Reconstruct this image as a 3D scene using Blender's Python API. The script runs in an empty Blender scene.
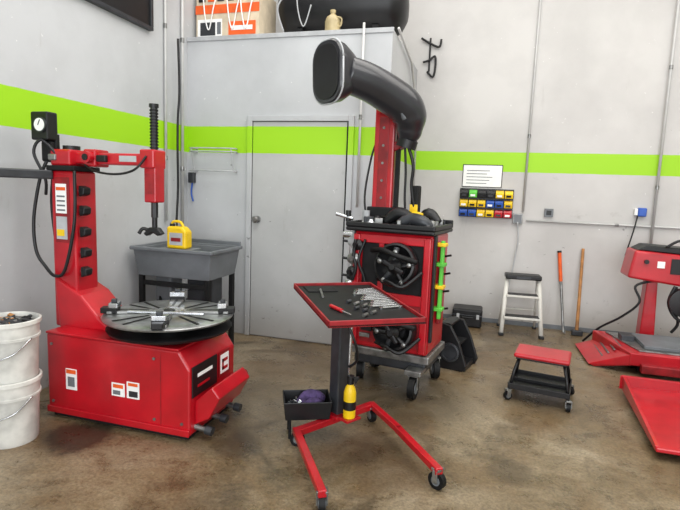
import bpy, math, random
from mathutils import *
random.seed(4)
SC=bpy.context.scene
SC.view_settings.view_transform='Standard'
# ------------------------------------------------ camera
f=511
cam=bpy.data.cameras.new('camera');co=bpy.data.objects.new('camera',cam);SC.collection.objects.link(co)
cam.sensor_width=36;cam.lens=36*f/680
RM=(Matrix.Rotation(math.radians(16),3,'Z')@Matrix.Rotation(math.radians(82.7),3,'X')@Matrix.Rotation(math.radians(2.2),3,'Z'))
co.matrix_world=Matrix.Translation((0,0,1.45))@RM.to_4x4()
SC.camera=co
# ------------------------------------------------ materials
def nt(m):
    m.use_nodes=True
    return m.node_tree, m.node_tree.nodes, m.node_tree.links, m.node_tree.nodes['Principled BSDF']
def lin(c): return tuple([(x/12.92 if x<=.04045 else ((x+.055)/1.055)**2.4) for x in [v/255 for v in c]])+(1,)
def ramp(N,stops):
    r=N.new('ShaderNodeValToRGB')
    el=r.color_ramp.elements
    while len(el)<len(stops): el.new(.5)
    for e,(p,c) in zip(el,stops): e.position=p;e.color=c
    return r
def mat(name,c,rough=.5,metal=0,var=.12,scale=12,bump=0,coat=0,spec=.5):
    m=bpy.data.materials.new(name);t,N,L,B=nt(m)
    tc=N.new('ShaderNodeTexCoord');no=N.new('ShaderNodeTexNoise');no.inputs['Scale'].default_value=scale;no.inputs['Detail'].default_value=6
    L.new(tc.outputs['Object'],no.inputs['Vector'])
    c=lin(c);d=tuple(x*(1-var*1.6) for x in c[:3])+(1,);e=tuple(min(1,x*(1+var)) for x in c[:3])+(1,)
    r=ramp(N,[(.3,d),(.7,e)]);L.new(no.outputs['Fac'],r.inputs['Fac']);L.new(r.outputs['Color'],B.inputs['Base Color'])
    B.inputs['Roughness'].default_value=rough;B.inputs['Metallic'].default_value=metal
    B.inputs['Coat Weight'].default_value=coat;B.inputs['Specular IOR Level'].default_value=spec
    if bump:
        b=N.new('ShaderNodeBump');b.inputs['Strength'].default_value=bump;b.inputs['Distance'].default_value=.01
        L.new(no.outputs['Fac'],b.inputs['Height']);L.new(b.outputs['Normal'],B.inputs['Normal'])
    return m
RED=mat('red_enamel',(176,12,28),.33,0,.16,5,0,.25)
REDD=mat('red_worn',(140,18,26),.45,0,.25,14)
BLK=mat('black_plastic',(19,19,21),.42,0,.2,12,0,0,.4)
BLKM=mat('black_matte',(20,20,21),.7,0,.3,20,0,0,.3)
RUB=mat('rubber',(12,12,13),.6,0,.3,12,0,0,.3)
DG=mat('dark_grey_metal',(56,58,62),.4,.3,.2)
CH=mat('charcoal_shell',(40,41,45),.32,0,.1,4,0,.25)
GR=mat('grey_plastic',(104,108,112),.5,0,.14,6)
LG=mat('light_grey',(172,174,176),.5,0,.1)
ST=mat('steel',(205,207,210),.26,1,.12,25)
STD=mat('worn_steel',(140,140,138),.36,.75,.3,16)
TT=mat('turntable_steel',(168,170,170),.3,.8,.35,9)
WH=mat('white_plastic',(210,208,200),.5,0,.08,9)
WHD=mat('dirty_white_plastic',(204,203,197),.5,0,.24,7)
PAP=mat('paper',(236,236,234),.8,0,.03)
YEL=mat('yellow_plastic',(232,192,18),.4,0,.08)
AMB=mat('amber_plastic',(168,152,112),.35,0,.15)
GRN=mat('green_plastic',(90,190,60),.45,0,.1)
BLU=mat('blue_plastic',(30,80,170),.4,0,.1)
ORG=mat('orange_print',(226,92,30),.6,0,.1)
CARD=mat('cardboard',(205,190,165),.85,0,.1)
PUR=mat('purple_cloth',(84,66,112),.9,0,.35,30,.6)
WOOD=mat('wood',(170,118,66),.6,0,.3,10)
PIPE=mat('painted_conduit',(190,190,188),.45,.1,.05)

def wall_mat(name,z1,z2,base):
    m=bpy.data.materials.new(name);t,N,L,B=nt(m)
    g=N.new('ShaderNodeNewGeometry');s=N.new('ShaderNodeSeparateXYZ');L.new(g.outputs['Position'],s.inputs[0])
    def mth(op,a,b):
        n=N.new('ShaderNodeMath');n.operation=op
        for i,v in enumerate((a,b)):
            if isinstance(v,(int,float)): n.inputs[i].default_value=v
            else: L.new(v,n.inputs[i])
        return n.outputs[0]
    wob=N.new('ShaderNodeTexNoise');wob.inputs['Scale'].default_value=9;L.new(g.outputs['Position'],wob.inputs['Vector'])
    z=mth('ADD',s.outputs['Z'],mth('MULTIPLY',mth('SUBTRACT',wob.outputs['Fac'],.5),.006))
    fac=mth('MULTIPLY',mth('GREATER_THAN',z,z1),mth('LESS_THAN',z,z2))
    n1=N.new('ShaderNodeTexNoise');n1.inputs['Scale'].default_value=1.1;n1.inputs['Detail'].default_value=8;n1.inputs['Roughness'].default_value=.6
    L.new(g.outputs['Position'],n1.inputs['Vector'])
    b=lin(base);r1=ramp(N,[(.3,tuple(x*.85 for x in b[:3])+(1,)),(.62,tuple(min(1,x*1.06) for x in b[:3])+(1,))])
    L.new(n1.outputs['Fac'],r1.inputs['Fac'])
    def scuff(scale,vec,lo,hi,amt,col,src,bias=.035):
        mp=N.new('ShaderNodeMapping');mp.inputs['Scale'].default_value=vec;mp.inputs['Rotation'].default_value=(.2,.35,0);L.new(g.outputs['Position'],mp.inputs['Vector'])
        n2=N.new('ShaderNodeTexNoise');n2.inputs['Scale'].default_value=scale;n2.inputs['Detail'].default_value=9;n2.inputs['Roughness'].default_value=.68;L.new(mp.outputs[0],n2.inputs['Vector'])
        sc=N.new('ShaderNodeMapRange');sc.inputs['From Min'].default_value=lo;sc.inputs['From Max'].default_value=hi;sc.inputs['To Max'].default_value=amt
        L.new(mth('SUBTRACT',n2.outputs['Fac'],mth('MULTIPLY',z,bias)),sc.inputs['Value'])
        mx=N.new('ShaderNodeMixRGB');L.new(sc.outputs[0],mx.inputs[0]);L.new(src,mx.inputs[1]);mx.inputs[2].default_value=lin(col);return mx.outputs[0]
    o=scuff(1.4,(3,3,4),.60,.72,.38,(120,116,110),r1.outputs[0])
    o=scuff(2.0,(4,4,5),.635,.66,.6,(74,71,68),o,.03)
    o=scuff(1.2,(9,9,1.2),.62,.72,.28,(140,134,126),o,.01)
    o=scuff(3.0,(6,6,6),.67,.69,.7,(232,232,230),o,0)
    gr=N.new('ShaderNodeMapRange');gr.inputs['From Min'].default_value=.35;gr.inputs['From Max'].default_value=0;gr.inputs['To Max'].default_value=.4
    L.new(z,gr.inputs['Value'])
    mxg=N.new('ShaderNodeMixRGB');L.new(gr.outputs[0],mxg.inputs[0]);L.new(o,mxg.inputs[1]);mxg.inputs[2].default_value=lin((120,106,90))
    mx=N.new('ShaderNodeMixRGB');L.new(fac,mx.inputs[0]);L.new(mxg.outputs[0],mx.inputs[1]);mx.inputs[2].default_value=lin((150,204,8))
    L.new(mx.outputs[0],B.inputs['Base Color']);B.inputs['Roughness'].default_value=.55
    bp=N.new('ShaderNodeBump');bp.inputs['Strength'].default_value=.15;bp.inputs['Distance'].default_value=.01
    n3=N.new('ShaderNodeTexNoise');n3.inputs['Scale'].default_value=9;n3.inputs['Detail'].default_value=5;L.new(g.outputs['Position'],n3.inputs['Vector'])
    L.new(n3.outputs['Fac'],bp.inputs['Height']);L.new(bp.outputs[0],B.inputs['Normal'])
    return m
WALL=wall_mat('wall_paint_stripe',1.757,2.003,(184,186,188))
WALLB=wall_mat('wall_paint_stripe_rear',1.712,1.925,(190,188,185))
DOORM=wall_mat('door_paint_stripe',1.757,2.003,(178,179,178))
CEIL=mat('ceiling_paint',(215,215,215),.8,0,.05,3)

def floor_mat():
    m=bpy.data.materials.new('stained_concrete');t,N,L,B=nt(m)
    g=N.new('ShaderNodeNewGeometry')
    def noise(s,d=8,r=.6,dist=0):
        n=N.new('ShaderNodeTexNoise');n.inputs['Scale'].default_value=s;n.inputs['Detail'].default_value=d;n.inputs['Roughness'].default_value=r;n.inputs['Distortion'].default_value=dist
        L.new(g.outputs['Position'],n.inputs['Vector']);return n
    def mixc(kind,fac,a,b):
        x=N.new('ShaderNodeMixRGB');x.blend_type=kind
        if isinstance(fac,(int,float)):x.inputs[0].default_value=fac
        else:L.new(fac,x.inputs[0])
        L.new(a,x.inputs[1])
        if isinstance(b,tuple):x.inputs[2].default_value=b
        else:L.new(b,x.inputs[2])
        return x.outputs[0]
    a=noise(.9,10,.7,.5);r=ramp(N,[(.3,lin((84,70,50))),(.44,lin((118,102,78))),(.55,lin((136,122,100))),(.7,lin((164,152,132)))])
    L.new(a.outputs['Fac'],r.inputs['Fac'])
    b=noise(4.0,10,.78,.2);r2=ramp(N,[(.36,(.48,.45,.40,1)),(.5,(.93,.91,.87,1)),(.66,(1.2,1.18,1.14,1))]);L.new(b.outputs['Fac'],r2.inputs['Fac'])
    o=mixc('MULTIPLY',.9,r.outputs[0],r2.outputs[0])
    w=noise(1.7,7,.65,.8);rw=ramp(N,[(.48,(0,0,0,1)),(.64,(.6,.6,.6,1))]);L.new(w.outputs['Fac'],rw.inputs['Fac']);o=mixc('MIX',rw.outputs[0],o,lin((108,84,54)))
    c=noise(1.5,8,.6,1.0);rc=ramp(N,[(.54,(0,0,0,1)),(.64,(.65,.65,.65,1))]);L.new(c.outputs['Fac'],rc.inputs['Fac'])
    o=mixc('MIX',rc.outputs[0],o,lin((66,55,40)))
    def spot(o,x,y,rad,amt,col):
        v=N.new('ShaderNodeVectorMath');v.operation='DISTANCE';L.new(g.outputs['Position'],v.inputs[0]);v.inputs[1].default_value=(x,y,0)
        q=N.new('ShaderNodeMath');q.operation='MULTIPLY_ADD';L.new(b.outputs['Fac'],q.inputs[0]);q.inputs[1].default_value=-rad*2.4;L.new(v.outputs['Value'],q.inputs[2])
        mr=N.new('ShaderNodeMapRange');mr.inputs['From Min'].default_value=0;mr.inputs['From Max'].default_value=-rad*.45;mr.inputs['To Max'].default_value=amt;L.new(q.outputs[0],mr.inputs['Value'])
        return mixc('MIX',mr.outputs[0],o,lin(col))
    for q in ((-2.15,2.25,.20,.85,(34,30,24)),(-1.25,2.45,.14,.55,(56,46,36)),(-.55,2.55,.30,.4,(76,62,46)),(-.5,3.5,.45,.55,(54,46,36)),(-1.6,2.9,.55,.45,(60,50,38)),
              (.45,3.8,.25,.45,(64,54,40)),(-1.5,3.9,.4,.45,(80,62,42)),(1.7,4.6,.6,.4,(70,58,44)),(.2,2.7,.12,.45,(50,42,32)),(-1.1,1.9,.16,.4,(70,58,42)),(.3,5.3,.3,.35,(90,74,54))):
        o=spot(o,*q)
    d=noise(60,4,.75);rd=ramp(N,[(.38,(.66,.66,.65,1)),(.6,(1.1,1.1,1.1,1))]);L.new(d.outputs['Fac'],rd.inputs['Fac'])
    o=mixc('MULTIPLY',1,o,rd.outputs[0])
    L.new(o,B.inputs['Base Color'])
    rr=ramp(N,[(.35,(.2,.2,.2,1)),(.65,(.48,.48,.48,1))]);L.new(b.outputs['Fac'],rr.inputs['Fac']);L.new(rr.outputs[0],B.inputs['Roughness'])
    bp=N.new('ShaderNodeBump');bp.inputs['Strength'].default_value=.3;bp.inputs['Distance'].default_value=.01;L.new(b.outputs['Fac'],bp.inputs['Height']);L.new(bp.outputs[0],B.inputs['Normal'])
    return m
FLOOR=floor_mat()
# ------------------------------------------------ builders
def group(name,loc=(0,0,0),rz=0):
    e=bpy.data.objects.new(name,None);e.empty_display_size=.1;SC.collection.objects.link(e);e.location=loc;e.rotation_euler=(0,0,math.radians(rz));return e
def mk(parent,name,V,F,m,smooth=False,bevel=0,seg=2):
    me=bpy.data.meshes.new(name);me.from_pydata([tuple(v) for v in V],[],F);me.validate();me.update()
    me.materials.append(m)
    if smooth:
        for p in me.polygons:p.use_smooth=True
    o=bpy.data.objects.new(name,me);SC.collection.objects.link(o)
    if parent:o.parent=parent
    if bevel:
        b=o.modifiers.new('bevel','BEVEL');b.width=bevel;b.segments=seg;b.limit_method='ANGLE'
    return o
def box(parent,name,a,b,m,bevel=.004,rot=None):
    a=Vector(a);b=Vector(b);c=(a+b)/2;h=(b-a)/2;h=Vector([abs(x) for x in h])
    Rr=Euler([math.radians(x) for x in rot]).to_matrix() if rot else Matrix.Identity(3)
    V=[c+Rr@Vector((sx*h.x,sy*h.y,sz*h.z)) for sx in(-1,1) for sy in(-1,1) for sz in(-1,1)]
    F=[(0,1,3,2),(4,6,7,5),(0,4,5,1),(2,3,7,6),(0,2,6,4),(1,5,7,3)]
    return mk(parent,name,V,F,m,False,min(bevel,min(h)*.9) if bevel else 0)
def frame(d):
    d=d.normalized();u=Vector((0,0,1)) if abs(d.z)<.95 else Vector((1,0,0))
    x=u.cross(d).normalized();y=d.cross(x);return x,y
def cyl(parent,name,p0,p1,r,m,r2=None,n=24,smooth=True):
    p0=Vector(p0);p1=Vector(p1);r2=r if r2 is None else r2;x,y=frame(p1-p0);V=[];F=[]
    for p,rr in((p0,r),(p1,r2)):
        for i in range(n):
            a=2*math.pi*i/n;V.append(p+x*math.cos(a)*rr+y*math.sin(a)*rr)
    for i in range(n):F.append((i,(i+1)%n,n+(i+1)%n,n+i))
    F.append(tuple(range(n))[::-1]);F.append(tuple(range(n,2*n)))
    o=mk(parent,name,V,F,m,smooth)
    es=o.modifiers.new('es','EDGE_SPLIT');es.split_angle=math.radians(40)
    return o
def smoothpts(P,k=6):
    P=[Vector(p) for p in P];out=[]
    if len(P)<3:return P
    for i in range(len(P)-1):
        p0=P[max(i-1,0)];p1=P[i];p2=P[i+1];p3=P[min(i+2,len(P)-1)]
        for j in range(k):
            t=j/k;out.append(.5*((2*p1)+(p2-p0)*t+(2*p0-5*p1+4*p2-p3)*t*t+(3*p1-p0-3*p2+p3)*t**3))
    out.append(P[-1]);return out
def tube(parent,name,P,r,m,n=10,k=6,sx=1,sy=1,sm=True):
    rl=r if isinstance(r,(list,tuple)) else [r]*len(P)
    Q=smoothpts(P,k) if sm else [Vector(p) for p in P]
    if sm and len(P)>2:
        R=[]
        for i in range(len(P)-1):
            for j in range(k):
                t=j/k;t=t*t*(3-2*t);R.append(rl[i]*(1-t)+rl[i+1]*t)
        R.append(rl[-1])
    else:R=rl
    V=[];F=[];px=None
    for i,q in enumerate(Q):
        d=(Q[min(i+1,len(Q)-1)]-Q[max(i-1,0)]).normalized()
        if px is None:x,y=frame(d)
        else:
            x=(px-d*px.dot(d)).normalized();y=d.cross(x)
        px=x
        for j in range(n):
            a=2*math.pi*j/n;V.append(q+x*math.cos(a)*R[i]*sx+y*math.sin(a)*R[i]*sy)
    for i in range(len(Q)-1):
        for j in range(n):F.append((i*n+j,i*n+(j+1)%n,(i+1)*n+(j+1)%n,(i+1)*n+j))
    F.append(tuple(range(n))[::-1]);F.append(tuple(range((len(Q)-1)*n,len(Q)*n)))
    return mk(parent,name,V,F,m,True)
def lathe(parent,name,c,prof,m,axis=(0,0,1),n=32):
    c=Vector(c);ax=Vector(axis).normalized();x,y=frame(ax);V=[];F=[]
    for r,h in prof:
        for i in range(n):
            a=2*math.pi*i/n;V.append(c+ax*h+x*math.cos(a)*r+y*math.sin(a)*r)
    for k in range(len(prof)-1):
        for i in range(n):F.append((k*n+i,k*n+(i+1)%n,(k+1)*n+(i+1)%n,(k+1)*n+i))
    F.append(tuple(range(n))[::-1]);F.append(tuple(range((len(prof)-1)*n,len(prof)*n)))
    o=mk(parent,name,V,F,m,True);es=o.modifiers.new('es','EDGE_SPLIT');es.split_angle=math.radians(35);return o
def prism(parent,name,poly,vec,m,bevel=.004):
    P=[Vector(p) for p in poly];v=Vector(vec);n=len(P)
    V=P+[p+v for p in P];F=[tuple(range(n))[::-1],tuple(range(n,2*n))]+[(i,(i+1)%n,n+(i+1)%n,n+i) for i in range(n)]
    return mk(parent,name,V,F,m,False,bevel)
def caster(parent,name,p,r=.05,w=.03,rot=0):
    x,y,z=p;a=math.radians(rot);d=Vector((math.cos(a),math.sin(a),0))
    c=Vector((x,y,r))
    cyl(parent,name+'_tyre',c-d*w/2,c+d*w/2,r,RUB,n=24)
    cyl(parent,name+'_hub',c-d*(w/2+.003),c+d*(w/2+.003),r*.55,GR,n=16)
    for s in(-1,1):
        q=c+d*s*(w/2+.008)
        box(parent,name+'_fork%d'%(s>0),(q.x-.004,q.y-.014,r*.8),(q.x+.004,q.y+.014,2*r+.012),STD,.002,(0,0,rot))
    box(parent,name+'_plate',(x-w*.8,y-w*.8,2*r+.008),(x+w*.8,y+w*.8,2*r+.02),STD,.002,(0,0,rot))
# ------------------------------------------------ room shell
XL=-2.88;YC=4.47;YB=6.0;CR=-.89;CT=2.82;ZC=4.6;XR=4.6;YF=-3.2
def plain(name,a,b,m): return box(None,name,a,b,m,0)
plain('floor',(XL-.2,YF,-.1),(XR+.2,YB+.2,0),FLOOR)
plain('ceiling',(XL-.2,YF,ZC),(XR+.2,YB+.2,ZC+.1),CEIL)
plain('wall_left',(XL-.15,YF,0),(XL,YB+.15,ZC),WALL)
plain('wall_back',(XL,YB,0),(XR,YB+.15,ZC),WALLB)
plain('wall_right',(XR,YF,0),(XR+.15,YB,ZC),WALLB)
plain('wall_closet_front',(XL,YC,0),(CR,YC+.1,CT),WALL)
plain('wall_closet_side',(CR-.1,YC+.1,0),(CR,YB,CT),WALL)
plain('ceiling_closet',(XL,YC+.1,CT-.08),(CR-.1,YB,CT),CEIL)
g=group('door_1',(-1.705,YC,0))
box(g,'slab',(-.465,-.018,.01),(.465,-.001,2.05),DOORM,.002)
for n,a,b in(('frame_left',(-.515,-.035,0),(-.465,0,2.10)),('frame_right',(.465,-.035,0),(.515,0,2.10)),('frame_top',(-.465,-.035,2.05),(.465,0,2.10))):
    box(g,n,a,b,WALL,.004)
box(g,'gap_left',(-.465,-.02,.01),(-.460,-.0185,2.05),BLKM,0);box(g,'gap_top',(-.465,-.02,2.045),(.465,-.0185,2.05),BLKM,0)
lathe(g,'knob',(-.40,-.018,1.14),[(.033,0),(.033,.01),(.012,.014),(.012,.04),(.03,.045),(.032,.065),(.02,.078)],STD,(0,-1,0),20)
box(g,'edge_seal',(.452,-.03,.02),(.463,-.018,2.04),BLKM,.001)
box(None,'trim_1',(XL,YC-.012,CT-.03),(CR+.01,YC,CT+.01),LG,.002)
box(None,'baseboard_back',(CR,YB-.01,0),(XR,YB,.05),GR,.002)
# ------------------------------------------------ conduits
def conduit(name,P,r=.011,m=PIPE):
    g=group(name);tube(g,'pipe',P,r,m,8,1,sm=False)
    P=[Vector(p) for p in P]
    for i in range(len(P)-1):
        d=P[i+1]-P[i];n=int(d.length/1.1)
        for j in range(n):
            q=P[i]+d*((j+.5)/n);dd=d.normalized();cyl(g,'coupling_%d_%d'%(i,j),q-dd*.02,q+dd*.02,r*1.35,STD,n=10)
    return g
conduit('electrical_conduit',[(XL+.018,4.1,1.1),(XL+.018,4.1,4.55)],.012)
conduit('electrical_conduit',[(XL+.02,4.36,1.0),(XL+.02,4.36,4.55)],.014)
conduit('electrical_conduit',[(.36,YB-.018,1.28),(.36,YB-.018,4.55)],.012)
conduit('electrical_conduit',[(.40,YB-.018,1.19),(2.2,YB-.018,1.19),(4.4,YB-.018,1.19)],.011)
conduit('electrical_conduit',[(1.63,YB-.045,1.0),(1.63,YB-.045,4.55)],.014)
conduit('air_line_pipe',[(-1.13,YC-.06,2.86),(-1.13,YC-.045,1.3)],.011)
conduit('air_line_pipe',[(CR+.03,YC+.1,2.85),(CR+.03,YC+.9,2.75),(CR+.03,YB-.03,2.3),(CR+.03,YB-.03,1.3)],.012)
g=group('electrical_box',(.31,YB,1.2));box(g,'box',(-.05,-.045,-.05),(.05,0,.06),STD,.004);box(g,'cover',(-.04,-.05,-.04),(.04,-.045,.05),GR,.002)
tube(g,'cord',[(0,-.05,-.03),(.02,-.05,-.25),(-.02,-.05,-.62),(-.06,-.05,-.92),(-.05,-.05,-1.12)],.007,LG)
g=group('wall_outlet',(.63,YB,1.28));box(g,'plate',(-.05,-.03,-.04),(.04,0,.05),GR,.004);box(g,'socket',(-.03,-.034,-.02),(.02,-.03,.03),BLK,.002)
g=group('wall_outlet',(1.5,YB,1.33));box(g,'body',(-.02,-.06,-.04),(.06,0,.05),BLU,.01);box(g,'cap',(-.05,-.05,-.03),(-.02,0,.04),PAP,.006);tube(g,'cord',[(-.02,-.05,-.03),(-.05,-.07,-.2),(-.10,-.07,-.45)],.007,BLK)
# ------------------------------------------------ framed sign on left wall
g=group('framed_sign',(XL,3.2,3.12))
box(g,'board',(0,-.68,-.38),(.03,.68,.38),BLK,.004)
for i,(a,b) in enumerate((((.0,-.70,-.40),(.045,.70,-.37)),((.0,-.70,.37),(.045,.70,.40)),((.0,.67,-.37),(.045,.70,.37)),((.0,-.70,-.37),(.045,-.67,.37)))):box(g,'frame_%d'%i,a,b,DG,.003)
g=group('wire_wall_rack',(-2.54,YC,1.66))
for i,z in enumerate((.13,.10,-.08)):
    tube(g,'bar_%d'%i,[(-.22,-.0,z),(-.22,-.12,z),(.2,-.12,z),(.2,0,z)],.006,LG,8,4)
for i,x in enumerate((-.22,.2)):cyl(g,'side_%d'%i,(x,-.12,.13),(x,-.06,-.09),.006,LG,n=8)
box(g,'clamp',(-.30,-.05,-.2),(-.24,0,-.1),DG,.005);tube(g,'blue_line',[(-.27,-.02,-.2),(-.28,-.02,-.3),(-.26,-.02,-.38)],.008,BLU)
g=group('air_hose')
tube(g,'hose',[(XL+.06,4.23,2.75),(XL+.06,4.25,2.3),(XL+.05,4.24,2.05),(XL+.06,4.22,1.75),(XL+.05,4.24,1.4),(XL+.06,4.2,1.1)],.011,BLK)
tube(g,'tail',[(XL+.06,4.2,1.1),(XL+.09,4.2,.7),(XL+.07,4.22,.3),(XL+.08,4.2,.02)],.009,BLK)
# ------------------------------------------------ closet-top items
g=group('tool_carton',(-2.52,4.78,CT))
box(g,'carton',(-.33,-.2,0),(.33,.2,.46),CARD,.004)
box(g,'orange_band',(-.335,-.205,.25),(.335,-.2,.33),ORG,0)
box(g,'white_label',(-.31,-.206,.03),(-.05,-.2,.2),PAP,0)
box(g,'red_label',(.02,-.206,.05),(.3,-.2,.17),ORG,0)
box(g,'label_bar',(.05,-.209,.09),(.27,-.206,.13),PAP,0)
box(g,'picture',(-.28,-.209,.05),(-.12,-.206,.17),DG,0);box(g,'picture_b',(-.1,-.209,.06),(-.06,-.206,.17),GR,0)
for i in range(6):box(g,'print_line_%d'%i,(-.30+i*.1,-.207,.36),(-.23+i*.1,-.2,.40),[BLKM,ORG,DG][i%3],0)
for i,x in enumerate((-.25,.0,.14)):tube(g,'strap_%d'%i,[(x,-.215,.46),(x+.03,-.225,.22),(x+.07,-.22,.10),(x+.12,-.225,.3),(x+.16,-.21,.46)],.006,PAP)
g=group('air_compressor',(-1.50,4.98,CT))
lathe(g,'tank',(-.62,0,.36),[(.02,0),(.16,.015),(.25,.07),(.285,.14),(.285,1.12),(.25,1.19),(.16,1.245),(.02,1.26)],BLK,(1,0,0),40)
for i,x in enumerate((-.36,.38)):
    box(g,'foot_%d'%i,(x-.03,-.2,0),(x+.03,.2,.14),BLKM,.004)
box(g,'motor_mount',(-.3,-.12,.62),(.3,.12,.66),BLK,.004)
lathe(g,'motor',(-.28,0,.79),[(.05,0),(.12,.02),(.12,.26),(.06,.3)],BLK,(1,0,0))
cyl(g,'gauge',(.2,-.31,.4),(.2,-.25,.4),.03,ST,n=20)
tube(g,'cable',[(-.5,-.25,.1),(-.54,-.31,.3),(-.42,-.32,.45),(-.36,-.22,.64)],.008,LG)
tube(g,'cable_b',[(-.3,-.3,.64),(-.34,-.33,.35),(-.28,-.31,.12),(-.2,-.33,.3)],.006,LG)
g=group('plastic_jug',(-1.47,4.60,CT))
lathe(g,'jug',(0,0,0),[(.06,0),(.07,.01),(.07,.12),(.055,.16),(.022,.185),(.022,.2)],AMB);cyl(g,'cap',(0,0,.2),(0,0,.222),.026,AMB,n=20)
tube(g,'handle',[(.05,-.02,.155),(.085,-.02,.14),(.085,-.02,.09),(.066,-.02,.07)],.008,AMB)
g=group('wall_hook',(-.76,YB,2.80))
cyl(g,'rod',(0,-.02,0),(0,-.02,.36),.01,BLK);tube(g,'loop',[(-.02,-.02,0),(.05,-.03,-.06),(.07,-.03,.06),(.06,-.03,.16),(0,-.03,.12),(-.07,-.03,.1)],.012,BLK)
tube(g,'loop_b',[(-.1,-.03,.36),(.0,-.03,.30),(.1,-.03,.26),(.12,-.03,.34)],.012,BLK)
# ------------------------------------------------ TIRE CHANGER
g=group('tire_changer',(-2.02,2.65,0))
prism(g,'cabinet',[(-.50,-.25,.03),(.49,-.25,.03),(.49,-.25,.42),(.42,-.25,.52),(-.50,-.25,.52)],(0,.52,0),RED,.012)
box(g,'skid',(-.48,-.23,0),(.47,.25,.035),BLKM,.003)
box(g,'top_plate',(-.50,-.255,.52),(.42,.275,.535),RED,.005)
box(g,'side_seam',(.30,-.2515,.04),(.305,-.249,.5),REDD,0);box(g,'base_lip',(-.50,-.262,.03),(.49,-.25,.07),RED,.004)
for i,(x,z) in enumerate(((-.46,.1),(-.46,.46),(.26,.1),(.26,.46),(.44,.1))):cyl(g,'bolt_%d'%i,(x,-.25,z),(x,-.256,z),.009,STD,n=8)
box(g,'sticker_1',(-.36,-.2525,.19),(-.28,-.2495,.32),PAP,0);box(g,'sticker_1_stripe',(-.355,-.254,.29),(-.285,-.2525,.315),ORG,0);box(g,'sticker_1_mark',(-.345,-.254,.21),(-.295,-.2525,.27),GR,0)
box(g,'sticker_2',(-.03,-.2525,.20),(.06,-.2495,.28),PAP,0);box(g,'sticker_2_mark',(-.02,-.254,.25),(.05,-.2525,.272),ORG,0);box(g,'sticker_2_text',(-.02,-.254,.21),(.03,-.2525,.235),GR,0)
box(g,'sticker_3',(.075,-.2525,.20),(.16,-.2495,.30),PAP,0);box(g,'sticker_3_mark',(.09,-.254,.21),(.15,-.2525,.245),DG,0);box(g,'sticker_3_top',(.085,-.254,.275),(.15,-.2525,.293),ORG,0)
box(g,'badge_panel',(.488,-.23,.25),(.497,.04,.43),BLK,.003)
box(g,'badge_stripe',(.496,-.18,.36),(.499,-.02,.38),PAP,0);box(g,'badge_stripe_red',(.496,-.18,.30),(.499,-.05,.315),RED,0)
box(g,'badge_red',(.495,.06,.27),(.499,.19,.43),REDD,0);box(g,'badge_white',(.498,.075,.29),(.501,.175,.41),PAP,0)
for i,(a,b) in enumerate((((.5,.09,.36),(.503,.16,.38)),((.5,.09,.31),(.503,.16,.33)),((.5,.09,.31),(.503,.11,.38)))):box(g,'badge_letter_%d'%i,a,b,RED,0)
prism(g,'bead_breaker_shovel',[(.49,-.2,.08),(.58,-.2,.13),(.65,-.2,.26),(.60,-.2,.32),(.49,-.2,.22)],(0,.38,0),RED,.008)
cyl(g,'bead_breaker_arm',(.45,.22,.2),(.60,.22,.26),.025,REDD)
for i,y in enumerate((-.19,-.02,.15)):
    cyl(g,'pedal_arm_%d'%i,(.46,y,.07),(.56,y,.06),.016,STD,n=12)
    cyl(g,'pedal_pad_%d'%i,(.56,y,.06),(.60,y,.055),.026,DG,n=16)
tcx=.155;tcy=.05
lathe(g,'rubber_dish',(tcx+.03,.02,.535),[(.20,0),(.30,.01),(.36,.03),(.37,.045),(.34,.045),(.2,.03),(.02,.03)],BLK)
cyl(g,'spindle',(tcx,tcy,.55),(tcx,tcy,.63),.11,DG)
cz=.625
lathe(g,'turntable',(tcx,tcy,cz),[(.34,0),(.385,.006),(.39,.016),(.38,.022),(.30,.024),(.02,.026)],TT,n=48)
cyl(g,'turntable_hub',(tcx,tcy,cz+.02),(tcx,tcy,cz+.040),.085,ST)
cyl(g,'turntable_hole',(tcx,tcy,cz+.040),(tcx,tcy,cz+.043),.035,BLK)
for i in range(4):
    a=math.radians(25+90*i);d=Vector((math.cos(a),math.sin(a),0));p=Vector((-d.y,d.x,0));c=Vector((tcx,tcy,cz+.025))
    prism(g,'jaw_slide_%d'%i,[c+d*.1-p*.035,c+d*.36-p*.045,c+d*.36+p*.045,c+d*.1+p*.035],(0,0,.016),STD,.003)
    s=Vector((0,0,.016))
    prism(g,'jaw_slot_%d'%i,[c+d*.12-p*.008+s,c+d*.30-p*.008+s,c+d*.30+p*.008+s,c+d*.12+p*.008+s],(0,0,.002),BLK,0)
    q=c+d*.33
    prism(g,'jaw_%d'%i,[q-p*.05-d*.03,q+d*.07-p*.03,q+d*.07+p*.03,q+p*.05-d*.03],(0,0,.035),BLK,.005)
    prism(g,'jaw_tip_%d'%i,[q-p*.05-d*.035+Vector((0,0,.035)),q+d*.02-p*.04+Vector((0,0,.035)),q+d*.02+p*.04+Vector((0,0,.035)),q+p*.05-d*.035+Vector((0,0,.035))],(0,0,.03),ST,.004)
    prism(g,'jaw_post_%d'%i,[q-p*.02-d*.02+Vector((0,0,.065)),q+d*.01-p*.015+Vector((0,0,.065)),q+d*.01+p*.015+Vector((0,0,.065)),q+p*.02-d*.02+Vector((0,0,.065))],(0,0,.02),DG,.004)
    for w in(-1,1):
        a2=a+math.radians(45+w*9);d2=Vector((math.cos(a2),math.sin(a2),0));p2=Vector((-d2.y,d2.x,0))
        prism(g,'table_slot_%d_%d'%(i,w>0),[c+d2*.13-p2*.009,c+d2*.35-p2*.009,c+d2*.35+p2*.009,c+d2*.13+p2*.009],(0,0,.002),BLKM,0)
cyl(g,'bead_lever',(.0,-.14,cz+.055),(.44,-.02,cz+.06),.011,ST,n=10)
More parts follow.
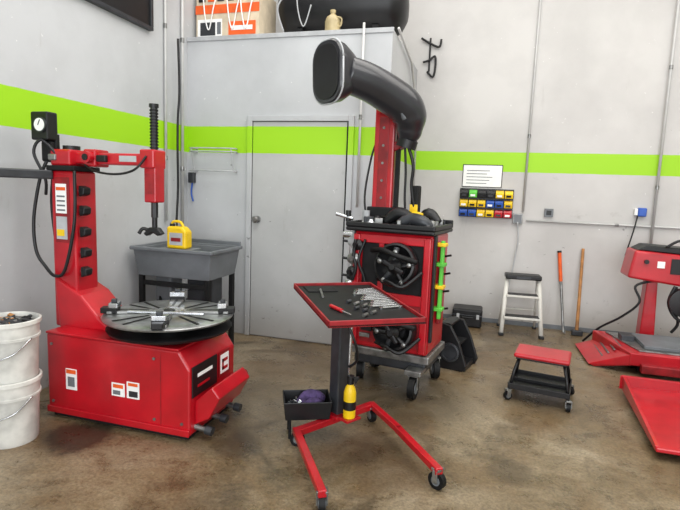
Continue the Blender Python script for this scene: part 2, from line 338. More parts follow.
# tower
prism(g,'tower_foot',[(-.53,-.12,.52),(-.12,-.12,.535),(-.22,-.12,.60),(-.36,-.12,.74),(-.56,-.12,.84)],(0,.25,0),RED,.012)
box(g,'tower',(-.58,-.10,.52),(-.40,.08,1.50),RED,.014)
box(g,'tower_recess',(-.55,-.104,1.06),(-.44,-.099,1.46),REDD,.003)
box(g,'tower_sticker',(-.54,-.107,1.24),(-.46,-.103,1.42),PAP,0);box(g,'tower_sticker_red',(-.535,-.109,1.38),(-.465,-.107,1.40),ORG,0)
for i in range(4):box(g,'tower_sticker_line_%d'%i,(-.53,-.109,1.255+.028*i),(-.47,-.107,1.265+.028*i),GR,0)
box(g,'tower_sticker_low',(-.54,-.107,1.08),(-.46,-.103,1.22),LG,0);box(g,'tower_sticker_mark',(-.535,-.109,1.10),(-.48,-.107,1.14),YEL,0)
box(g,'tower_cap',(-.595,-.12,1.50),(-.385,.10,1.53),BLKM,.006)
for i,z in enumerate((1.38,1.26,1.13,1.0,.88)):
    cyl(g,'knob_stem_%d'%i,(-.40,-.06,z),(-.375,-.06,z),.012,ST,n=10)
    prism(g,'knob_%d'%i,[(-.385,-.09,z-.035),(-.345,-.09,z-.02),(-.34,-.09,z+.02),(-.385,-.09,z+.035)],(0,.06,0),BLK,.008)
box(g,'arm_head',(-.59,-.09,1.53),(-.44,.07,1.63),RED,.012)
cyl(g,'arm_pivot',(-.51,0,1.62),(-.51,0,1.655),.05,BLK)
box(g,'swing_arm',(-.47,-.045,1.545),(.06,.045,1.615),RED,.012)
box(g,'arm_cap',(-.37,-.06,1.53),(-.28,.06,1.635),RED,.01)
cyl(g,'arm_knob',(-.32,-.06,1.585),(-.32,-.10,1.585),.035,RED,n=20);cyl(g,'arm_knob_face',(-.32,-.10,1.585),(-.32,-.105,1.585),.02,BLK,n=16)
box(g,'arm_handle',(-.27,-.07,1.56),(-.2,-.045,1.6),BLK,.006)
box(g,'arm_label',(-.12,-.048,1.565),(.0,-.045,1.60),LG,0)
box(g,'slide_head',(.03,-.06,1.53),(.13,.06,1.64),RED,.01)
box(g,'slide_column',(.05,-.045,1.33),(.13,.045,1.55),RED,.008)
box(g,'slide_label',(.06,-.048,1.38),(.12,-.045,1.50),REDD,0)
cyl(g,'vertical_rod',(.09,0,1.24),(.09,0,1.89),.020,BLK,n=6,smooth=False)
for i in range(14):cyl(g,'rod_rib_%d'%i,(.09,0,1.63+i*.018),(.09,0,1.639+i*.018),.025,BLKM,n=12)
cyl(g,'rod_cap',(.09,0,1.885),(.09,0,1.905),.028,BLK,n=16)
cyl(g,'rod_lower',(.09,0,1.17),(.09,0,1.34),.016,BLK,n=12)
prism(g,'mount_head',[(.06,-.02,1.18),(.12,-.02,1.18),(.15,-.02,1.145),(.12,-.02,1.13),(.08,-.02,1.15),(.04,-.02,1.125),(.02,-.02,1.14)],(0,.04,0),BLK,.006)
tube(g,'mount_hook',[(.05,0,1.16),(.02,-.02,1.17),(.0,-.03,1.14)],.011,BLK)
box(g,'gauge_box',(-.70,-.12,1.68),(-.57,-.04,1.85),BLK,.01)
lathe(g,'gauge_bezel',(-.62,-.12,1.77),[(.046,0),(.046,.012),(.04,.012)],DG,(0,-1,0));cyl(g,'gauge_face',(-.62,-.132,1.77),(-.62,-.134,1.77),.038,PAP);box(g,'gauge_needle',(-.622,-.137,1.765),(-.618,-.134,1.80),BLK,0,(0,25,0))
box(g,'gauge_bracket',(-.61,-.06,1.56),(-.57,-.03,1.72),BLK,.003);box(g,'regulator',(-.66,-.09,1.55),(-.58,-.03,1.68),BLKM,.015)
box(g,'valve_knob',(-.60,-.1,1.56),(-.54,-.05,1.60),STD,.008)
tube(g,'hose_1',[(-.62,-.07,1.58),(-.66,-.1,1.45),(-.70,-.12,1.2),(-.68,-.13,1.0),(-.62,-.12,.90),(-.54,-.13,.85),(-.46,-.13,.90),(-.39,-.12,1.2),(-.39,-.11,1.5)],.010,BLK)
tube(g,'hose_2',[(-.6,-.05,1.55),(-.66,-.02,1.3),(-.65,0,1.0),(-.62,.03,.6),(-.6,.05,.1)],.009,BLK)
tube(g,'hose_3',[(.08,-.06,1.6),(.03,-.1,1.52),(-.1,-.09,1.49),(-.26,-.07,1.50),(-.36,-.06,1.54)],.007,BLK)
tube(g,'hose_4',[(-.55,-.08,1.6),(-.62,-.12,1.68),(-.66,-.14,1.6),(-.6,-.12,1.45),(-.62,-.1,1.35)],.009,BLK)
prism(g,'helper_arm',[(-.55,-.11,1.445),(-.62,-.04,1.445),(-.81,-.44,1.445),(-.74,-.50,1.445)],(0,0,.055),DG,.008)
# ------------------------------------------------ buckets
def bucket(name,loc,z0,fill):
    g=group(name,(loc[0],loc[1],z0))
    lathe(g,'shell',(0,0,0),[(.128,0),(.132,.01),(.142,.26),(.151,.262),(.151,.275),(.145,.277),(.148,.34),(.158,.342),(.158,.362),(.148,.365),(.144,.36),(.138,.31),(.01,.31)],WHD,n=40)
    if fill:
        lathe(g,'contents',(0,0,.305),[(.137,0),(.13,.03),(.08,.05),(.02,.055)],DG)
        for i in range(46):
            a=random.uniform(0,6.28);r=random.uniform(0,.115);x,y=r*math.cos(a),r*math.sin(a)
            box(g,'scrap_%d'%i,(x-.018,y-.01,.345),(x+.018,y+.01,.357),random.choice([DG,STD,BLKM,WOOD]),.002,(random.uniform(-30,30),random.uniform(-30,30),random.uniform(0,180)))
    tube(g,'bail',[(-.155,0,.27),(-.13,-.1,.2),(0,-.16,.16),(.13,-.1,.2),(.155,0,.27)],.004,ST,8)
    return g
bucket('bucket',(-2.47,2.1),0,False);bucket('bucket',(-2.465,2.105),.325,True)
# ------------------------------------------------ parts washer sink
def taper_tub(parent,name,x,y,z0,z1,m,t=.04,th=.02):
    o=[(-x+t,-y+t,z0),(x-t,-y+t,z0),(x-t,y-t,z0),(-x+t,y-t,z0),(-x,-y,z1),(x,-y,z1),(x,y,z1),(-x,y,z1),
       (-x+th,-y+th,z1),(x-th,-y+th,z1),(x-th,y-th,z1),(-x+th,y-th,z1),(-x+t+th,-y+t+th,z0+th),(x-t-th,-y+t+th,z0+th),(x-t-th,y-t-th,z0+th),(-x+t+th,y-t-th,z0+th)]
    F=[(3,2,1,0)]+[(i,(i+1)%4,4+(i+1)%4,4+i) for i in range(4)]+[(4+i,4+(i+1)%4,8+(i+1)%4,8+i) for i in range(4)]+[(8+i,8+(i+1)%4,12+(i+1)%4,12+i) for i in range(4)]+[(12,13,14,15)]
    return mk(parent,name,o,F,m,False,.006)
g=group('parts_washer_sink',(-2.44,3.80,0))
taper_tub(g,'tub',.36,.25,.68,.91,GR,.03)
for i,(a,b) in enumerate((((-.38,-.27,.895),(.38,-.24,.925)),((-.38,.24,.895),(.38,.27,.925)),((-.38,-.24,.895),(-.35,.24,.925)),((.35,-.24,.895),(.38,.24,.925)))):box(g,'rim_%d'%i,a,b,GR,.008)
for i,(x,y) in enumerate(((-.31,-.2),(.31,-.2),(-.31,.2),(.31,.2))):box(g,'leg_%d'%i,(x-.02,y-.02,0),(x+.02,y+.02,.70),BLKM,.004)
box(g,'shelf',(-.30,-.2,.2),(.30,.2,.23),GR,.004)
box(g,'brace',(-.31,-.21,.60),(.31,-.19,.64),BLKM,.004)
for i in range(3):cyl(g,'bottle_%d'%i,(-.1+i*.13,.0,.23),(-.1+i*.13,.0,.47),.045,[LG,DG,BLK][i])
box(g,'drain_box',(.05,-.1,.42),(.28,.1,.69),DG,.02);box(g,'pump',(-.24,-.12,.44),(-.08,.05,.69),GR,.02)
tube(g,'drain_hose',[(-.2,0,.70),(-.2,-.1,.5),(-.1,-.22,.35),(.05,-.24,.15),(.2,-.2,.03)],.014,BLK)
tube(g,'drain_hose_b',[(.1,-.1,.6),(.0,-.24,.5),(.12,-.25,.4),(.22,-.2,.3)],.01,LG)
box(g,'lid_back',(-.36,.25,.91),(.36,.275,.96),GR,.006)
box(g,'jug_ledge',(-.15,-.24,.895),(.15,-.04,.918),GR,.003)
g=group('yellow_jug',(-2.43,3.66,.919))
prism(g,'body',[(-.09,-.05,0),(.09,-.05,0),(.09,-.05,.14),(.05,-.05,.18),(-.09,-.05,.18)],(0,.1,0),YEL,.016)
tube(g,'handle',[(-.07,0,.17),(-.06,0,.215),(.01,0,.215),(.04,0,.17)],.011,YEL);cyl(g,'cap',(-.065,0,.175),(-.065,0,.20),.022,BLK,n=16)
box(g,'label',(-.06,-.053,.03),(.06,-.05,.13),LG,0);box(g,'label_mark',(-.045,-.055,.06),(.045,-.053,.09),REDD,0)
# ------------------------------------------------ WHEEL BALANCER
g=group('wheel_balancer',(-.60,3.80,0),-9)
box(g,'pedestal',(-.28,-.20,.16),(.28,.22,.30),DG,.02)
box(g,'pedestal_skirt',(-.31,-.24,.24),(.31,.24,.30),STD,.01)
for i,(x,y) in enumerate(((.22,-.28),(-.26,-.1),(.25,.2),(-.26,.2))):caster(g,'caster_%d'%i,(x,y,0),.08,.045,15*i)
box(g,'caster_arm',(.16,-.32,.175),(.28,-.15,.21),STD,.006)
prism(g,'body',[(-.30,-.23,.30),(.29,-.23,.30),(.29,-.23,1.16),(-.30,-.23,1.16)],(0,.44,0),RED,.02)
box(g,'recess_upper',(-.23,-.236,.72),(.24,-.228,1.12),BLKM,.004)
box(g,'recess_lower',(-.23,-.236,.34),(.24,-.228,.66),REDD,.004)
box(g,'rail_left',(-.29,-.27,.32),(-.24,-.23,1.14),RED,.008);box(g,'rail_right',(.235,-.27,.32),(.285,-.23,1.14),RED,.008)
box(g,'rail_mid',(-.10,-.25,.36),(-.06,-.23,1.14),RED,.006)
box(g,'crossrail',(-.25,-.255,.655),(.26,-.23,.73),RED,.006);box(g,'crossrail_top',(-.25,-.255,1.08),(.26,-.23,1.14),RED,.006)
for k,(x,z,r) in enumerate(((.06,.93,.155),(.07,.47,.155))):
    lathe(g,'flange_%d'%k,(x,-.24,z),[(r*.8,0),(r*.97,.015),(r,.04),(r,.09),(r*.95,.11),(r*.86,.115),(r*.80,.09),(r*.5,.055),(.02,.055)],BLK,(-.06,-1,.22),32)
    for i in range(5):
        a=math.radians(72*i+15+k*20);dx,dz=math.cos(a),math.sin(a)
        tube(g,'flange_%d_spoke_%d'%(k,i),[(x+.03*dx,-.35,z+.03*dz),(x+r*.5*dx,-.355,z+r*.5*dz),(x+r*.9*dx,-.34,z+r*.9*dz)],[.022,.018,.02],[BLK,DG][i%2],8)
        lathe(g,'flange_%d_pin_%d'%(k,i),(x+r*.72*dx,-.345,z+r*.72*dz),[(.016,0),(.016,.03),(.008,.035)],STD,(0,-1,0),12)
    lathe(g,'flange_%d_nut'%k,(x+.01,-.35,z+.01),[(.05,0),(.05,.04),(.03,.06),(.02,.09)],BLK,(0,-1,.1),14)
    box(g,'wing_%d'%k,(x-.07,-.43,z-.0),(x+.09,-.405,z+.03),BLK,.008,(0,25+30*k,0))
    tube(g,'strap_%d'%k,[(x-r-.04,-.28,z+.1),(x-r*.6,-.37,z+.12),(x+r*.2,-.40,z+.09),(x+r,-.34,z+.05)],.018,RUB)
    tube(g,'strap_b%d'%k,[(x-r*.9,-.3,z-.1),(x-r*.2,-.39,z-.09),(x+r*.5,-.39,z-.12),(x+r+.03,-.31,z-.02)],.013,BLK)
tube(g,'body_cable',[(-.2,-.26,1.1),(-.23,-.3,.95),(-.18,-.29,.8),(-.21,-.28,.62),(-.16,-.27,.5)],.01,BLK)
for i in range(5):box(g,'front_part_%d'%i,(-.22+.01*i,-.26,.38+.05*i),(-.14+.015*(i%3),-.235,.41+.05*i),[STD,BLK,DG,LG,BLK][i],.004)
for i,z in enumerate((1.06,.93,.80)):
    cyl(g,'peg_%d'%i,(-.30,-.15,z),(-.42,-.17,z+.01),.01,BLK,n=10)
    lathe(g,'cone_%d'%i,(-.37,-.17,z+.01),[(.028,0),(.045,.03),(.065,.05),(.065,.062)],[LG,STD,DG][i],(1,.1,0),20)
box(g,'side_panel',(-.37,-.12,.70),(-.35,.1,1.18),LG,.006)
for i in range(4):lathe(g,'adapter_%d'%i,(-.31+.02*i,-.27,.76+.10*i),[(.04,0),(.04,.012),(.018,.03),(.018,.05)],[ST,BLK,STD,BLK][i],(-.2,-1,0),18)
tube(g,'hung_tool',[(-.265,-.29,1.1),(-.27,-.3,.98),(-.25,-.3,.9),(-.275,-.3,.8)],.012,BLK)
box(g,'top_tray',(-.35,-.29,1.16),(.31,.26,1.19),BLK,.012)
for i,(a,b) in enumerate((((-.35,-.29,1.19),(.31,-.265,1.225)),((-.35,.23,1.19),(.31,.26,1.25)),((-.35,-.27,1.19),(-.325,.23,1.225)),((.285,-.27,1.19),(.31,.23,1.225)),((-.15,-.27,1.19),(-.13,.23,1.22)),((.1,-.27,1.19),(.12,.23,1.22)))):box(g,'tray_rim_%d'%i,a,b,BLK,.008)
for i in range(70):
    x=random.uniform(-.31,.27);y=random.uniform(-.25,.2);h=random.uniform(.03,.08)
    if i%3: box(g,'tray_item_%d'%i,(x-.03,y-.014,1.19),(x+.03,y+.014,1.19+h),random.choice([DG,BLKM,STD,LG,BLK,DG]),.005,(0,0,random.uniform(0,180)))
    else: lathe(g,'tray_item_%d'%i,(x,y,1.19),[(.035,0),(.03,h*.6),(.015,h)],random.choice([STD,BLK,DG,ST]),n=14)
tube(g,'gloves',[(.02,-.2,1.22),(.10,-.18,1.26),(.19,-.2,1.25),(.26,-.19,1.21)],[.03,.045,.045,.03],DG,12)
tube(g,'gloves_b',[(-.12,-.1,1.22),(-.02,-.08,1.29),(.1,-.1,1.26)],[.03,.05,.03],BLK,12)
tube(g,'gloves_c',[(.10,.05,1.22),(.16,.08,1.29),(.25,.05,1.23)],[.03,.05,.03],BLK,12)
lathe(g,'yellow_cap',(.10,-.04,1.22),[(.05,0),(.055,.05),(.05,.08),(.02,.09)],YEL)
cyl(g,'grease_can',(-.24,.10,1.19),(-.24,.10,1.32),.035,ST);cyl(g,'grease_can_b',(-.29,-.05,1.19),(-.29,-.05,1.30),.028,LG)
lathe(g,'shaft',(-.33,.0,1.1),[(.06,0),(.06,.06),(.025,.08),(.025,.16)],ST,(-1,0,0),20)
cyl(g,'upper_lever',(-.33,-.2,1.24),(-.46,-.22,1.27),.014,ST,n=10);cyl(g,'upper_lever_grip',(-.37,-.2,1.30),(-.37,-.2,1.22),.02,BLK,n=10)
# column
box(g,'column',(-.28,.02,1.16),(-.12,.17,2.12),RED,.012)
box(g,'column_inset',(-.24,.014,1.3),(-.16,.021,2.0),REDD,.003)
box(g,'column_plate',(-.31,.0,1.16),(-.09,.2,1.33),BLKM,.01)
box(g,'column_head',(-.25,.0,2.02),(.01,.16,2.12),RED,.014)
box(g,'column_link',(-.14,.03,1.78),(.0,.13,1.84),REDD,.01,(0,-30,0));box(g,'column_rail',(-.11,.04,1.2),(-.08,.08,2.05),BLKM,.004)
for i in range(5):cyl(g,'column_bolt_%d'%i,(-.20,.014,1.4+i*.13),(-.20,.006,1.4+i*.13),.01,STD,n=8)
# raised hood arm
P=[(-.02,-.02,1.80),(.005,-.02,1.89),(.01,-.05,1.99),(-.02,-.10,2.06),(-.10,-.19,2.12),(-.20,-.32,2.18),(-.32,-.45,2.22)]
tube(g,'hood_arm',P,[.05,.095,.125,.13,.13,.125,.12],CH,24,8,1,1)
tube(g,'hood_arm_trim',[(p[0]+.005,p[1]-.115,p[2]-.035) for p in P[2:6]],.018,GR,10)
tube(g,'hood_arm_groove',[(p[0]+.03,p[1]-.085,p[2]+.075) for p in P[2:6]],.014,BLK,8)
lathe(g,'hood_elbow_cap',(-.01,-.01,1.80),[(.075,-.03),(.075,.03),(.04,.06)],BLK,(.3,0,1),24)
pc=Vector((-.40,-.50,2.22));nrm=Vector((-.5,-1,-.05)).normalized();xx=Vector((0,0,1)).cross(nrm).normalized();yy=nrm.cross(xx)
def rrect(c,w,h,r,k=6):
    out=[]
    for qx,qy,a0 in((1,1,0),(-1,1,90),(-1,-1,180),(1,-1,270)):
        for i in range(k+1):
            a=math.radians(a0+90*i/k);out.append(c+xx*(qx*(w-r)+r*math.cos(a))+yy*(qy*(h-r)+r*math.sin(a)))
    return out
rings=[rrect(pc-nrm*.20,.09,.09,.07),rrect(pc-nrm*.12,.125,.14,.09),rrect(pc-nrm*.04,.152,.19,.12),rrect(pc+nrm*.03,.165,.205,.13),rrect(pc+nrm*.045,.155,.195,.125)]
n=len(rings[0]);V=[p for r in rings for p in r];F=[]
for k in range(len(rings)-1):
    for i in range(n):F.append((k*n+i,k*n+(i+1)%n,(k+1)*n+(i+1)%n,(k+1)*n+i))
F.append(tuple(range(n))[::-1]);F.append(tuple(range((len(rings)-1)*n,len(rings)*n)))
mk(g,'hood_end_shell',V,F,CH,True).modifiers.new('es','EDGE_SPLIT').split_angle=math.radians(45)
lip=rrect(pc+nrm*.03,.165,.205,.13);tube(g,'hood_end_lip',lip+[lip[0]],.006,LG,8,1,sm=False)
a=rrect(pc+nrm*.0455,.135,.175,.11);prism(g,'hood_end_face',a,nrm*.006,BLK,.002)
tube(g,'cable_1',[(.0,-.03,1.80),(.05,-.02,1.65),(.04,0,1.5),(.06,.02,1.35),(.08,.05,1.22)],.012,BLK)
tube(g,'cable_2',[(-.03,0,1.82),(-.02,.03,1.6),(-.02,.04,1.4),(.0,.05,1.2)],.009,BLK)
tube(g,'cable_3',[(-.3,.02,1.18),(-.35,.05,1.4),(-.33,.1,1.7),(-.29,.12,1.85)],.008,BLK)
box(g,'display_bracket',(.03,.02,1.24),(.09,.1,1.50),BLKM,.01);box(g,'yellow_tag',(.03,.01,1.30),(.09,.02,1.36),YEL,.003)
box(g,'green_strip',(.32,-.14,.56),(.345,-.10,1.12),GRN,.006)
for i,z in enumerate((.62,.78,.94,1.08)):box(g,'green_step_%d'%i,(.29,-.16,z),(.36,-.08,z+.025),[GRN,YEL][i%2],.005)
box(g,'red_side_rail',(.295,-.04,.5),(.32,.02,1.1),REDD,.005)
box(g,'black_strip',(.29,-.22,.4),(.31,-.18,1.16),BLK,.005)
for i in range(4):cyl(g,'side_hook_%d'%i,(.29,0,.6+i*.13),(.37,-.01,.62+i*.13),.008,BLK,n=8)
# ------------------------------------------------ rolling stand with tool tray
g=group('rolling_tool_stand')
z=.10
A=(-.94,2.54,z);Bp=(-.62,3.05,z)
def bar(name,p,q,w,h,m=RED):
    p=Vector(p);q=Vector(q);d=(q-p).normalized();s=Vector((0,0,1)).cross(d).normalized();u=d.cross(s)
    V=[p+s*a*w/2+u*b*h/2 for a,b in((-1,-1),(1,-1),(1,1),(-1,1))]+[q+s*a*w/2+u*b*h/2 for a,b in((-1,-1),(1,-1),(1,1),(-1,1))]
    return mk(g,name,V,[(3,2,1,0),(4,5,6,7),(0,1,5,4),(1,2,6,5),(2,3,7,6),(3,0,4,7)],m,False,.005)
bar('rear_bar',A,Bp,.045,.04);bar('leg_left',(-.955,2.565,z),(-.62,2.03,z),.04,.036);bar('leg_right_rear',(-.635,3.06,z),(-.40,2.77,z),.04,.036);bar('leg_right',(-.415,2.785,z),(-.14,2.40,z),.04,.036)
caster(g,'caster_1',(-.63,2.055,0),.045,.03,20);caster(g,'caster_2',(-.15,2.42,0),.045,.03,60);caster(g,'caster_3',(-.95,2.58,0),.04,.03,100);caster(g,'caster_4',(-.62,3.03,0),.04,.03,40)
box(g,'post',(-.82,2.76,.10),(-.74,2.84,.72),DG,.008,(0,0,-32))
box(g,'post_upper',(-.81,2.77,.68),(-.75,2.83,.83),BLKM,.006,(0,0,-32))
box(g,'post_foot',(-.85,2.73,.12),(-.71,2.87,.14),RED,.004,(0,0,-32));box(g,'bottle_shelf',(-.76,2.70,.125),(-.65,2.81,.14),RED,.004,(0,0,-32))
cyl(g,'post_rod',(-.735,2.83,.14),(-.72,2.82,.80),.012,ST,n=10)
tube(g,'brake_cable',[(-.76,2.75,.75),(-.68,2.74,.6),(-.67,2.78,.48),(-.72,2.80,.42)],.008,BLK)
tg=bpy.data.objects.new('tray_pivot',None);SC.collection.objects.link(tg);tg.parent=g;tg.location=(-.685,2.68,.845);tg.rotation_euler=(math.radians(0),math.radians(2),math.radians(-57))
hl,hw=.405,.25
box(tg,'tray_base',(-hl,-hw,-.02),(hl,hw,-.008),BLKM,.002)
for i,(a,b) in enumerate((((-hl,-hw,-.022),(hl,-hw+.01,.012)),((-hl,hw-.01,-.022),(hl,hw,.012)),((-hl,-hw,-.022),(-hl+.01,hw,.012)),((hl-.01,-hw,-.022),(hl,hw,.012)))):box(tg,'tray_rim_%d'%i,a,b,REDD,.003)
box(tg,'tray_liner',(-hl+.015,-hw+.015,-.008),(hl-.015,hw-.015,-.003),RUB,.001)
for i in range(13):
    x=-.25+i*.034;l=.09+.012*(i%4)
    cyl(tg,'wrench_%d'%i,(x,.215,.004),(x+.02,.215-l*1.3,.004),.0055,ST,n=8)
    for s,yy_ in enumerate((.215,.215-l*1.3)):lathe(tg,'wrench_%d_head_%d'%(i,s),(x+.02*s,yy_,-.002),[(.012,0),(.012,.01),(.007,.011)],ST,n=12)
for i in range(7):
    x=.02+i*.045;y=-.02+.03*(i%3);cyl(tg,'socket_%d'%i,(x,y,.006),(x+.025,y-.028,.006),.009,random.choice([DG,STD]),n=12)
cyl(tg,'ratchet',(-.25,-.12,.006),(-.08,-.15,.006),.007,STD,n=10);cyl(tg,'screwdriver',(.12,-.16,.008),(.22,-.13,.008),.010,RED,n=10);cyl(tg,'screwdriver_shaft',(.22,-.13,.008),(.30,-.105,.008),.004,ST,n=8)
box(tg,'pad',(-.36,-.2,-.003),(-.22,-.02,.004),BLKM,.003)
g=group('parts_bin',(-.955,2.735,.122),25)
taper_tub(g,'bin',.14,.10,0,.11,BLK,.012,.008)
tube(g,'purple_rag',[(-.04,.02,.05),(.01,.04,.09),(.05,.0,.11),(.09,.03,.08)],[.03,.04,.035,.03],PUR,12)
tube(g,'purple_rag_b',[(-.02,-.04,.06),(.04,-.05,.09),(.08,-.03,.07)],[.03,.03,.02],PUR,12)
for i in range(10):
    x=random.uniform(-.11,.0);y=random.uniform(-.06,.06);box(g,'part_%d'%i,(x-.02,y-.01,.03),(x+.02,y+.01,.08),random.choice([ST,DG,YEL,LG]),.004,(20,30,random.uniform(0,90)))
for i,(x,y) in enumerate(((-.1,.06),(-.1,-.06))):cyl(g,'bin_foot_%d'%i,(x,y,-.122),(x,y,0),.008,BLKM,n=12)
g=group('spray_bottle',(-.695,2.745,.141))
lathe(g,'bottle',(0,0,0),[(.034,0),(.036,.01),(.036,.15),(.028,.18),(.016,.2)],YEL);lathe(g,'band',(0,0,.05),[(.037,0),(.037,.05)],BLK)
cyl(g,'cap',(0,0,.2),(0,0,.25),.02,BLK,n=16);prism(g,'trigger',[(.0,-.01,.24),(.05,-.01,.25),(.05,-.01,.235),(.03,-.01,.2),(.02,-.01,.235)],(0,.02,0),BLK,.003)
# ------------------------------------------------ black stand + tool case
g=group('black_cone_holder',(-.17,4.34,0),-14)
prism(g,'side_left',[(-.14,-.15,0),(.09,-.15,0),(.12,-.15,.05),(.05,-.15,.24),(-.03,-.15,.37),(-.13,-.15,.39)],(0,.03,0),BLK,.006)
prism(g,'side_right',[(-.10,.12,0),(.12,.12,0),(.14,.12,.05),(.07,.12,.24),(.0,.12,.37),(-.10,.12,.39)],(0,.03,0),BLK,.006)
prism(g,'back_plate',[(-.13,-.13,.02),(-.10,.13,.02),(-.10,.13,.37),(-.13,-.13,.37)],(.02,0,0),BLKM,.003)
box(g,'base',(-.12,-.13,.0),(.11,.13,.05),BLK,.006)
box(g,'shelf',(-.12,-.13,.2),(.04,.13,.22),BLKM,.004);box(g,'top',(-.12,-.13,.36),(-.03,.13,.385),BLK,.006)
lathe(g,'arch_ring',(-.02,-.151,.15),[(.08,0),(.08,.015),(.065,.018),(.06,.004)],DG,(0,-1,0),24)
g=group('tool_case',(-.14,5.80,0))
box(g,'case',(-.17,-.14,0),(.15,.14,.2),BLK,.02);box(g,'lid',(-.175,-.145,.13),(.155,.145,.14),DG,.004);tube(g,'handle',[(-.06,-.15,.12),(-.06,-.18,.12),(.06,-.18,.12),(.06,-.15,.12)],.009,BLK)
box(g,'latch_0',(-.12,-.15,.1),(-.09,-.14,.15),LG,.002);box(g,'latch_1',(.09,-.15,.1),(.12,-.14,.15),LG,.002)
# ------------------------------------------------ wall bins + notice
g=group('wall_parts_bin_rack',(-.04,YB,1.2))
box(g,'back_panel',(-.29,-.015,0),(.29,0,.32),BLK,.003)
cols=[[BLK,GRN,BLK,BLK,YEL,YEL],[YEL,YEL,YEL,BLU,BLU,YEL],[BLU,BLU,YEL,YEL,RED,RED]]
for r in range(3):
    for c in range(6):
        x=-.285+c*.095;z=.01+(2-r)*.105
        prism(g,'bin_%d_%d'%(r,c),[(x+.005,-.015,z),(x+.005,-.11,z),(x+.005,-.12,z+.045),(x+.005,-.09,z+.05),(x+.005,-.08,z+.075),(x+.005,-.015,z+.085)],(.085,0,0),cols[r][c],.003)
        box(g,'bin_lbl_%d_%d'%(r,c),(x+.02,-.122,z+.012),(x+.07,-.115,z+.034),[BLK,PAP,BLKM][(r+c)%3],0)
g=group('paper_notice',(-.10,YB,1.52));box(g,'sheet',(-.21,-.006,.02),(.21,-.002,.26),PAP,0)
for i,(a,b) in enumerate((((-.215,-.008,.015),(.215,-.003,.022)),((-.215,-.008,.258),(.215,-.003,.265)),((-.215,-.008,.015),(-.208,-.003,.265)),((.208,-.008,.015),(.215,-.003,.265)))):box(g,'border_%d'%i,a,b,BLKM,0)
for i in range(5):box(g,'text_line_%d'%i,(-.17,-.008,.055+i*.035),(.05+.03*(i%3),-.006,.062+i*.035),GR,0)
# ------------------------------------------------ step ladder
g=group('step_ladder',(.40,5.66,0),4)
for s in(-1,1):
    tube(g,'front_rail_%d'%(s>0),[(s*.20,-.16,0),(s*.16,.02,.60)],.017,WH,6,1,1,1.4,False)
    tube(g,'rear_rail_%d'%(s>0),[(s*.19,.24,0),(s*.15,.08,.60)],.012,WH,6,1,sm=False)
    box(g,'foot_%d'%(s>0),(s*.20-.025,-.19,0),(s*.20+.025,-.13,.03),BLK,.005);box(g,'rear_foot_%d'%(s>0),(s*.19-.02,.215,0),(s*.19+.02,.26,.025),BLK,.005)
for i,(zz,y) in enumerate(((.18,-.10),(.40,-.04))):
    w=.18-.02*i;box(g,'step_%d'%i,(-w,y-.05,zz),(w,y+.07,zz+.025),WH,.004);box(g,'step_tread_%d'%i,(-w+.01,y-.05,zz+.025),(w-.01,y+.065,zz+.03),BLK,.001)
box(g,'top_cap',(-.18,-.04,.58),(.18,.14,.63),BLK,.012);box(g,'top_label',(-.07,-.045,.59),(.07,-.04,.615),DG,0)
for s in(-1,1):cyl(g,'brace_%d'%(s>0),(s*.165,-.03,.40),(s*.165,.13,.36),.005,STD,n=8)
cyl(g,'rear_bar',(-.175,.18,.22),(.175,.18,.22),.008,WH,n=8)
# ------------------------------------------------ long-handled tools
g=group('pry_bar',(.80,5.88,0))
cyl(g,'shaft',(.06,-.06,.02),(.0,.09,.62),.014,STD,n=12);cyl(g,'grip',(.006,.075,.55),(-.03,.095,.86),.019,ORG,n=12);cyl(g,'butt',(-.03,.095,.86),(-.033,.097,.88),.022,BLK,n=12)
prism(g,'tip',[(.04,-.05,.03),(.08,-.07,0),(.08,-.07,.05)],(0,.02,0),STD,.002)
g=group('sledge_hammer',(1.02,5.88,0))
cyl(g,'handle',(-.03,-.06,.06),(-.02,.09,.92),.018,WOOD,n=12,r2=.015);box(g,'head',(-.08,-.09,.0),(.03,-.03,.06),DG,.01)
# ------------------------------------------------ roller stool
g=group('creeper_stool',(.45,3.86,0),-10)
box(g,'seat_board',(-.17,-.13,.295),(.17,.13,.308),BLK,.004)
box(g,'seat_pad',(-.185,-.145,.308),(.185,.145,.34),RED,.016)
box(g,'tray_base',(-.20,-.17,.09),(.20,.17,.098),BLK,.003)
for i,(a,b) in enumerate((((-.205,-.175,.085),(.205,-.165,.125)),((-.205,.165,.085),(.205,.175,.125)),((-.205,-.165,.085),(-.195,.165,.125)),((.195,-.165,.085),(.205,.165,.125)))):box(g,'tray_lip_%d'%i,a,b,BLK,.003)
for sx in(-1,1):
    tube(g,'leg_frame_%d'%(sx>0),[(sx*.19,-.16,.09),(sx*.175,-.13,.2),(sx*.15,-.10,.295),(sx*.15,.10,.295),(sx*.175,.13,.2),(sx*.19,.16,.09)],.011,BLK,10,1,sm=False)
    for sy in(-1,1):
        caster(g,'caster_%d%d'%(sx>0,sy>0),(sx*.20,sy*.17,0),.03,.022,30*sx+20*sy)
box(g,'tray_divider',(-.19,-.01,.098),(.19,.0,.12),BLK,.002)
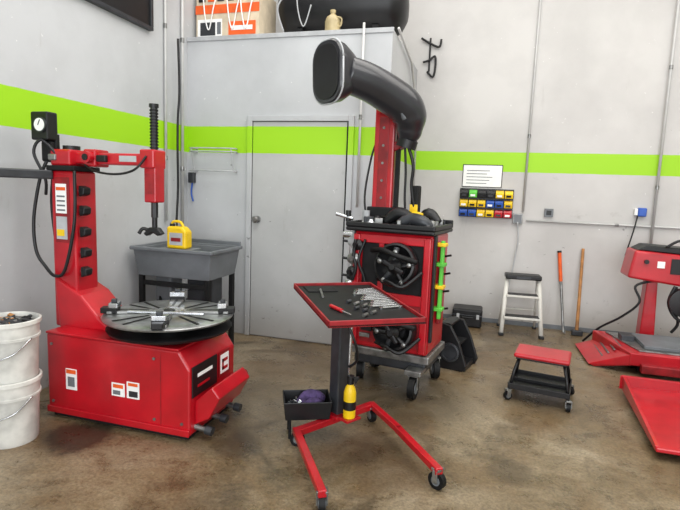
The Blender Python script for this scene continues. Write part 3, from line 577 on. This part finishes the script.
# ------------------------------------------------ low-rise lift (right)
g=group('low_rise_vehicle_lift')
prism(g,'runway_far',[(1.22,4.66,.08),(1.05,5.35,.08),(3.6,5.35,.08),(3.6,4.66,.08)],(0,0,.11),RED,.01)
prism(g,'runway_far_lip',[(1.30,4.60,.04),(1.30,4.66,.04),(3.6,4.66,.04),(3.6,4.60,.04)],(0,0,.07),REDD,.006)
prism(g,'runway_far_ramp',[(1.24,4.66,.18),(1.24,4.66,.08),(.98,4.78,.0),(.93,4.78,.02)],(-.02,.62,0),RED,.006)
prism(g,'runway_far_deck',[(1.30,4.72,.191),(1.15,5.29,.191),(3.6,5.29,.191),(3.6,4.72,.191)],(0,0,.012),STD,.003)
box(g,'deck_plate',(1.35,4.77,.203),(1.95,5.2,.235),GR,.006)
box(g,'deck_plate_b',(2.1,4.8,.203),(2.7,5.2,.23),GR,.006)
for i in range(5):box(g,'ramp_tread_%d'%i,(1.00+.045*i,4.85,.045+.034*i),(1.015+.045*i,5.3,.055+.034*i),STD,.002)
box(g,'deck_box',(1.22,5.0,.2),(1.33,5.12,.25),DG,.005)
for i,x in enumerate((1.4,2.4,3.3)):box(g,'far_foot_%d'%i,(x-.08,4.8,0),(x+.08,5.2,.08),BLKM,.005)
prism(g,'runway_near',[(1.00,3.12,.05),(1.05,4.16,.05),(3.4,4.16,.05),(3.4,3.12,.05)],(0,0,.025),RED,.006)
prism(g,'runway_near_flange',[(1.05,4.16,.05),(1.03,4.13,.05),(3.4,4.13,.05),(3.4,4.16,.05)],(0,0,.10),RED,.004)
prism(g,'runway_near_side',[(1.0,3.14,.05),(1.05,4.16,.05),(1.05,4.16,.15),(1.0,3.14,.08)],(.02,0,0),RED,.003)
for i,x in enumerate((1.2,2.2,3.2)):box(g,'near_foot_%d'%i,(x-.08,3.3,0),(x+.08,4.0,.05),BLKM,.005)
prism(g,'console_post',[(1.46,5.38,0),(1.60,5.38,0),(1.57,5.38,.72),(1.48,5.38,.72)],(0,.14,0),RED,.01)
box(g,'console_base',(1.38,5.36,0),(1.72,5.6,.04),RED,.006)
prism(g,'console_head',[(1.28,5.25,.74),(2.0,5.25,.66),(2.05,5.25,.96),(1.32,5.25,1.0)],(0,.32,0),RED,.02)
prism(g,'console_top',[(1.34,5.27,1.00),(2.0,5.27,.965),(1.95,5.27,1.03),(1.42,5.27,1.05)],(0,.28,0),BLK,.01)
box(g,'console_label',(1.62,5.243,.80),(1.80,5.25,.94),BLK,.002);box(g,'console_label_white',(1.51,5.243,.85),(1.57,5.25,.91),PAP,0)
cyl(g,'console_button',(1.42,5.25,.9),(1.42,5.23,.9),.02,BLK,n=16)
lathe(g,'hose_reel',(1.74,5.22,.56),[(.11,0),(.13,.01),(.13,.07),(.06,.08)],BLK,(0,-1,0))
tube(g,'hydraulic_hose_1',[(1.5,5.3,.72),(1.36,5.28,.66),(1.40,5.25,.52),(1.28,5.3,.36),(1.12,5.42,.2),(1.0,5.5,.03)],.011,BLK)
tube(g,'hydraulic_hose_2',[(1.7,5.3,.68),(1.68,5.25,.5),(1.74,5.28,.35),(1.7,5.3,.25)],.013,BLK)
tube(g,'hydraulic_hose_4',[(1.66,5.2,.7),(1.62,5.2,.55),(1.68,5.18,.42),(1.8,5.18,.36)],.014,BLK)
tube(g,'hydraulic_hose_3',[(1.56,5.24,1.04),(1.66,5.22,1.11),(1.8,5.24,1.09),(1.84,5.26,1.03)],.012,BLK)
# ------------------------------------------------ lights
w=bpy.data.worlds.new('world');SC.world=w;w.use_nodes=True;w.node_tree.nodes['Background'].inputs[0].default_value=(.88,.94,1,1);w.node_tree.nodes['Background'].inputs[1].default_value=1.4
def area(name,loc,rot,sx,sy,e,c):
    l=bpy.data.lights.new(name,'AREA');l.shape='RECTANGLE';l.size=sx;l.size_y=sy;l.energy=e;l.color=c
    o=bpy.data.objects.new(name,l);SC.collection.objects.link(o);o.location=loc;o.rotation_euler=[math.radians(x) for x in rot];return o
area('bay_door_daylight',(1.2,-3.0,2.0),(88,0,0),6,3.4,260,(.96,.98,1))
area('ceiling_light_1',(.4,1.8,4.5),(0,0,0),5.5,2.2,170,(1,.98,.95))
area('ceiling_light_2',(.8,4.2,4.5),(0,0,0),6.5,1.6,120,(1,.97,.92))
